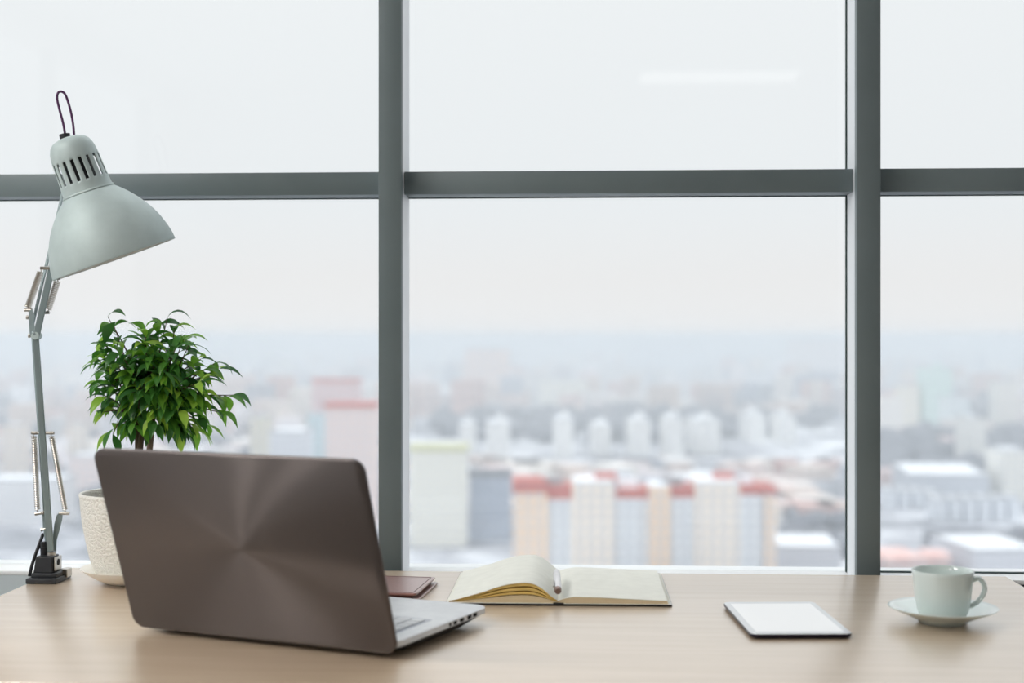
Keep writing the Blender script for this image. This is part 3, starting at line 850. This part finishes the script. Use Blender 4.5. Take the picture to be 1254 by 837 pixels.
# big red-roofed block in the middle pane
D0 = 412.0
c, w, hh = place(628, 949, 600, D0)
blk = thing('apartment_building', 'long peach and white apartment block with a red roof band, nearest in the middle pane', 'building', (c.x, c.y, GZ), (0, 0, TH))
PEACH, PALE, BEIGE = (246, 214, 182), (232, 236, 240), (250, 236, 220)
secs = [(628, 670, 597, PEACH, 0, 15), (670, 701, 613, PALE, 2.5, 16), (701, 754, 592, BEIGE, .8, 0), (754, 795, 612, PALE, 2.5, 11), (795, 821, 597, PEACH, 0, 0),
        (821, 852, 611, PALE, 2.5, 13), (852, 906, 592, BEIGE, .8, 0), (906, 938, 607, PALE, 2.5, 11), (938, 950, 599, PEACH, 0, 9)]
for a, b, top, colr, inset, band in secs:
    xa = (a - 788.5) * D0 / F; xb = (b - 788.5) * D0 / F
    h1 = EYE.z - (top - 412) * D0 / F - GZ
    mb = MB(); mb.box(((xa + xb) / 2, 7 + inset, h1 / 2), (xb - xa, 14, h1)); mb.build('wall_section', fac(colr), blk, world=False, smooth=False)
    if band:
        bh = band * D0 / F
        mb = MB(); mb.box(((xa + xb) / 2, 7 + inset, h1 + bh / 2 - (1.6 if colr == PEACH else 0)), (xb - xa + .3, 14.3, bh)); mb.build('roof_band', M['redroof'], blk, world=False, smooth=False)
    else:
        mb = MB(); mb.box(((xa + xb) / 2, 7 + inset, h1 + .3), (xb - xa - .6, 13, .6)); mb.build('roof_snow', M['snow'], blk, world=False, smooth=False)
for a, b, t0, t1, mt in ((731, 757, 583, 592, 'redroof'), (758, 784, 590, 602, 'snow'), (879, 903, 583, 593, 'redroof'), (664, 690, 588, 600, 'cap'), (912, 926, 588, 598, 'snow'), (815, 840, 588, 600, 'cap')):
    xa = (a - 788.5) * D0 / F; xb = (b - 788.5) * D0 / F
    z1 = EYE.z - (t0 - 412) * D0 / F - GZ; z0 = EYE.z - (t1 + 6 - 412) * D0 / F - GZ
    mb = MB(); mb.box(((xa + xb) / 2, 9, (z0 + z1) / 2), (xb - xa, 6, z1 - z0)); mb.build('roof_hut', M[mt], blk, world=False, smooth=False)

building('pale yellow tower block with an olive roof edge beside the left mullion', 501, 572, 553, 505, 16, (246, 242, 226), 'greenroof', 0)
building('low blue grey block between the yellow tower and the red-roofed block', 575, 626, 584, 520, 14, (150, 162, 182), 'greyroof', 0)
building('white and pink tower block with a red roof band left of the left mullion', 398, 459, 500, 560, 18, (240, 214, 206), 'redroof', 0)
building('small pink block behind the white and pink tower', 382, 440, 468, 900, 18, (226, 180, 176), 'redroof', 0)
building('beige slab just right of the fig leaves', 306, 326, 511, 760, 14, (232, 222, 196), 'snow', 0)
building('pale teal slab left of the white and pink tower', 376, 394, 508, 740, 14, (196, 222, 228), 'snow', 0)
building('white low block with snowy roof above the laptop lid', 330, 372, 530, 640, 30, (226, 230, 238), 'snow', 0)
building('cream slab seen between the lamp arm and the flower pot', 84, 98, 520, 720, 14, (236, 222, 206), 'snow', 0)
building('cream block left of the lamp arm', 2, 24, 522, 700, 16, (236, 220, 204), 'snow', 0)
building('wide pale block low behind the lamp foot', -30, 70, 590, 560, 26, (232, 230, 230), 'snow', 0)
building('rosy block behind the lamp springs', 84, 160, 560, 640, 20, (236, 214, 208), 'snow', 0)
row = 'white slabs in a row beyond the red-roofed block'
wl_ = (255, 253, 248)
ords = ['short white slab behind the yellow tower, first of the slab row', 'broad white slab right behind the yellow tower in the slab row', 'tall cream slab above the left end of the red-roofed block', 'slim cream slab, fourth from the left in the slab row', 'wide cream slab, fifth from the left in the slab row', 'slim bright slab, sixth from the left in the slab row', 'wide dim slab, seventh from the left in the slab row', 'bright slab, second from the right in the slab row', 'slim pale slab at the right end of the slab row']
for (a, b, t, d), l in zip(((562, 580, 521, 880), (596, 624, 519, 880), (680, 702, 515, 870), (727, 748, 522, 890), (774, 797, 516, 880), (818, 837, 514, 870), (851, 882, 516, 900), (917, 938, 509, 1000), (958, 974, 510, 980)), ords):
    building(l, a, b, t, d, 46, wl_, 'snow', 0, group=row, hut=.1)
building('far pinkish tower rising near the horizon beside the left mullion', 570, 624, 428, 1700, 24, (238, 206, 190), 'snow')
building('wide cream block below the horizon in the middle pane', 661, 719, 466, 1500, 26, (246, 240, 222), 'snow')
building('wide pale block right of the wide cream block', 734, 792, 452, 1650, 26, (232, 232, 230), 'snow')
building('low white block in the middle pane, below the horizon right of centre', 811, 846, 468, 1500, 30, (244, 240, 238), 'snow')
building('bright white block close to the right mullion below the horizon', 1000, 1033, 468, 1450, 30, (248, 248, 248), 'snow')
building('far pale slab on the horizon left of the right mullion', 968, 1034, 417, 2300, 30, (236, 226, 224), 'snow')
building('far hazy block on the horizon above the middle of the slab row', 775, 860, 418, 2600, 40, (226, 232, 238), 'snow')
building('pale mint tower in the right pane', 1131, 1166, 452, 1150, 22, (206, 234, 222), 'snow', hut=.1)
building('lower pale block right of the mint tower', 1160, 1188, 488, 1100, 22, (222, 232, 232), 'snow')
building('cream block left of the mint tower beside the right mullion', 1104, 1126, 472, 1150, 22, (248, 236, 214), 'snow')
building('cream block at the top right of the right pane', 1222, 1247, 468, 1150, 22, (248, 240, 226), 'snow')
building('slim tall cream slab in the right pane', 1190, 1208, 513, 800, 30, (244, 240, 230), 'snow')
building('cream slab at the right edge of the photo', 1229, 1262, 553, 640, 24, (246, 242, 230), 'snow')
building('long low snowy roofed shed above the rows of garages', 1126, 1222, 583, 640, 60, (196, 200, 208), 'snow', -8)
for k in range(4):
    building(['garage with snowy roof nearest the mullion, upper row', 'second garage from the mullion, upper row', 'third garage from the mullion, upper row', 'fourth garage from the mullion, upper row'][k], 1085 + k * 17, 1098 + k * 17, 601 + k * .8, 620, 14, (232, 236, 242), 'snow', 0, group='garages in the upper row', name='garage', cat='garage')
for k in range(6):
    building(['first garage from the left, lower row, above the cup', 'second garage from the left, lower row, above the cup', 'third garage from the left, lower row', 'fourth garage from the left, lower row', 'fifth garage from the left, lower row', 'sixth garage from the left, lower row, at the photo edge'][k], 1146 + k * 18, 1160 + k * 18, 613 - k * .4, 575, 14, (232, 236, 242), 'snow', 0, group='garages in the lower row', name='garage', cat='garage')
building('red-roofed low house left of the coffee cup, in the right pane', 1076, 1132, 690, 440, 20, (222, 196, 188), 'palered', 12, name='house', cat='house')
building('red-roofed low house behind the coffee cup', 1140, 1166, 688, 445, 14, (222, 196, 188), 'palered', -6, name='house', cat='house')
building('snow-roofed hall right of the coffee cup', 1186, 1275, 676, 440, 36, (216, 216, 222), 'snow', 5, name='hall', cat='hall')
building('snow-roofed hall right of the red-roofed block', 958, 1034, 672, 440, 30, (214, 214, 220), 'snow', -4, name='hall', cat='hall')

# uncountable blur of distant houses, and the bare woods between them
rnd = random.Random(11)
def clear(p, r):
    return all(math.hypot(p.x - x, p.y - y) > q + r for x, y, q in FOOT)
far = MB()
for i in range(2000):
    d = 570 * (10 ** rnd.uniform(0, 1.08))
    px = rnd.uniform(-120, 1380)
    p = at_d(px, 412, d)
    if 480 < px < 1060 and (d < 560 or 800 < d < 1250): continue
    if px > 1060 and d < 660: continue
    if not clear(p, 24): continue
    h = rnd.choice((6, 9, 9, 14, 15, 27, 30)) * rnd.uniform(.8, 1.2); w = rnd.uniform(9, 34); dp = rnd.uniform(12, 30)
    if d < 1000: h = min(h, 7); w = min(w, 16)
    far.box((p.x, p.y, GZ + h / 2), (w, dp, h), Matrix.Rotation(rnd.choice((TH, .5, -.4)), 3, 'Z'))
m = mat('hazy_city_facades', srgb(210, 206, 204), .85)
g = nd(m, 'ShaderNodeNewGeometry'); r = nd(m, 'ShaderNodeValToRGB'); e = r.color_ramp.elements
e[0].color = srgb(240, 236, 230); e[1].color = srgb(244, 246, 250)
for pos, cc_ in ((.25, (206, 186, 176)), (.45, (160, 168, 182)), (.65, (226, 222, 218)), (.8, (200, 160, 152))):
    x = e.new(pos); x.color = srgb(*cc_)
lk(m, g.outputs['Random Per Island'], r.inputs[0]); lk(m, r.outputs[0], bsdf(m).inputs['Base Color'])
tag(far.build('distant_houses', m, smooth=False), 'blur of distant houses and blocks spread to the horizon', 'houses', kind='stuff')
wood = MB()
def tree_blob(p, r, h):
    t = bmesh.new(); bmesh.ops.create_icosphere(t, subdivisions=1, radius=1)
    for v in t.verts:
        v.co *= rnd.uniform(.75, 1.2)
    bmesh.ops.transform(t, matrix=Matrix.Translation((p.x, p.y, GZ + h * .45)) @ Matrix.Diagonal((r, r, h * .55, 1)), verts=t.verts)
    wood.merge(t)
for (pa, pb, da, db, n) in ((850, 1240, 1150, 1900, 260), (540, 960, 1000, 1350, 230), (1060, 1300, 720, 1050, 140), (-60, 480, 800, 1700, 170), (1150, 1300, 480, 520, 16), (-60, 480, 560, 760, 50), (950, 1060, 480, 640, 12)):
    for i in range(n):
        p = at_d(rnd.uniform(pa, pb), 412, math.sqrt(rnd.uniform(da * da, db * db)))
        if clear(p, 8): tree_blob(p, rnd.uniform(6, 13), rnd.uniform(8, 15) * (.6 if da < 500 else 1))
M['wood_far'] = noisy('bare_winter_trees', srgb(92, 94, 104), srgb(120, 122, 130), .1, .95)
tag(wood.build('bare_woods', M['wood_far']), 'grey bare winter trees between the city blocks', 'trees', kind='stuff')

# winter haze lying over the city
hz = bpy.data.materials.new('winter_haze'); hz.use_nodes = True
hz.node_tree.nodes.clear()
out = nd(hz, 'ShaderNodeOutputMaterial'); vs = nd(hz, 'ShaderNodeVolumeScatter')
vs.inputs['Color'].default_value = HAZE; vs.inputs['Density'].default_value = DENS; vs.inputs['Anisotropy'].default_value = .0
va = nd(hz, 'ShaderNodeVolumeAbsorption'); va.inputs['Color'].default_value = HAZE; va.inputs['Density'].default_value = DENS
as_ = nd(hz, 'ShaderNodeAddShader'); lk(hz, vs.outputs[0], as_.inputs[0]); lk(hz, va.outputs[0], as_.inputs[1]); lk(hz, as_.outputs[0], out.inputs['Volume'])
mb = MB(); z0, z1 = GZ - 1, EYE.z + 4
mb.box((0, 8030, (z0 + z1) / 2), (17000, 15900, z1 - z0))
tag(mb.build('haze', hz, smooth=False), 'thin winter haze over the city', 'haze', kind='stuff')

# ------------------------------------------------------------------ sky
W = bpy.data.worlds.new('overcast_sky'); S.world = W; W.use_nodes = True
wt = W.node_tree; bg = wt.nodes['Background']
tc = wt.nodes.new('ShaderNodeTexCoord'); sp = wt.nodes.new('ShaderNodeSeparateXYZ'); rp = wt.nodes.new('ShaderNodeValToRGB')
wt.links.new(tc.outputs['Generated'], sp.inputs[0]); wt.links.new(sp.outputs['Z'], rp.inputs[0]); wt.links.new(rp.outputs[0], bg.inputs['Color'])
e = rp.color_ramp.elements
e[0].position = 0; e[0].color = (.90, .885, .885, 1)
e[1].position = 1; e[1].color = (2.4, 2.45, 2.5, 1)
x = e.new(.27); x.color = (.915, .935, .95, 1)
x = e.new(.09); x.color = (.875, .895, .915, 1)
x = e.new(.04); x.color = (.885, .875, .878, 1)
bg.inputs['Strength'].default_value = 1.0

# ------------------------------------------------------------------ camera and view
cd = bpy.data.cameras.new('camera'); cam = bpy.data.objects.new('camera', cd); COL.objects.link(cam)
cam.location = EYE; cam.rotation_euler = (PI / 2, 0, TH)
cd.sensor_width = 36; cd.lens = 36 * F / 1254
cd.shift_y = -6.5 / 1254
cd.clip_start = .05; cd.clip_end = 40000
cd.dof.use_dof = True; cd.dof.focus_distance = 2.32; cd.dof.aperture_fstop = 2.8
S.camera = cam
S.view_settings.view_transform = 'Standard'
S.view_settings.look = 'None'
S.view_settings.exposure = 0
S.view_settings.gamma = 1
S.view_settings.use_curve_mapping = False
cy_ = S.cycles
cy_.use_denoising = True
cy_.max_bounces = 10; cy_.diffuse_bounces = 6; cy_.glossy_bounces = 4; cy_.transmission_bounces = 6; cy_.volume_bounces = 3; cy_.transparent_max_bounces = 24
cy_.sample_clamp_indirect = 6
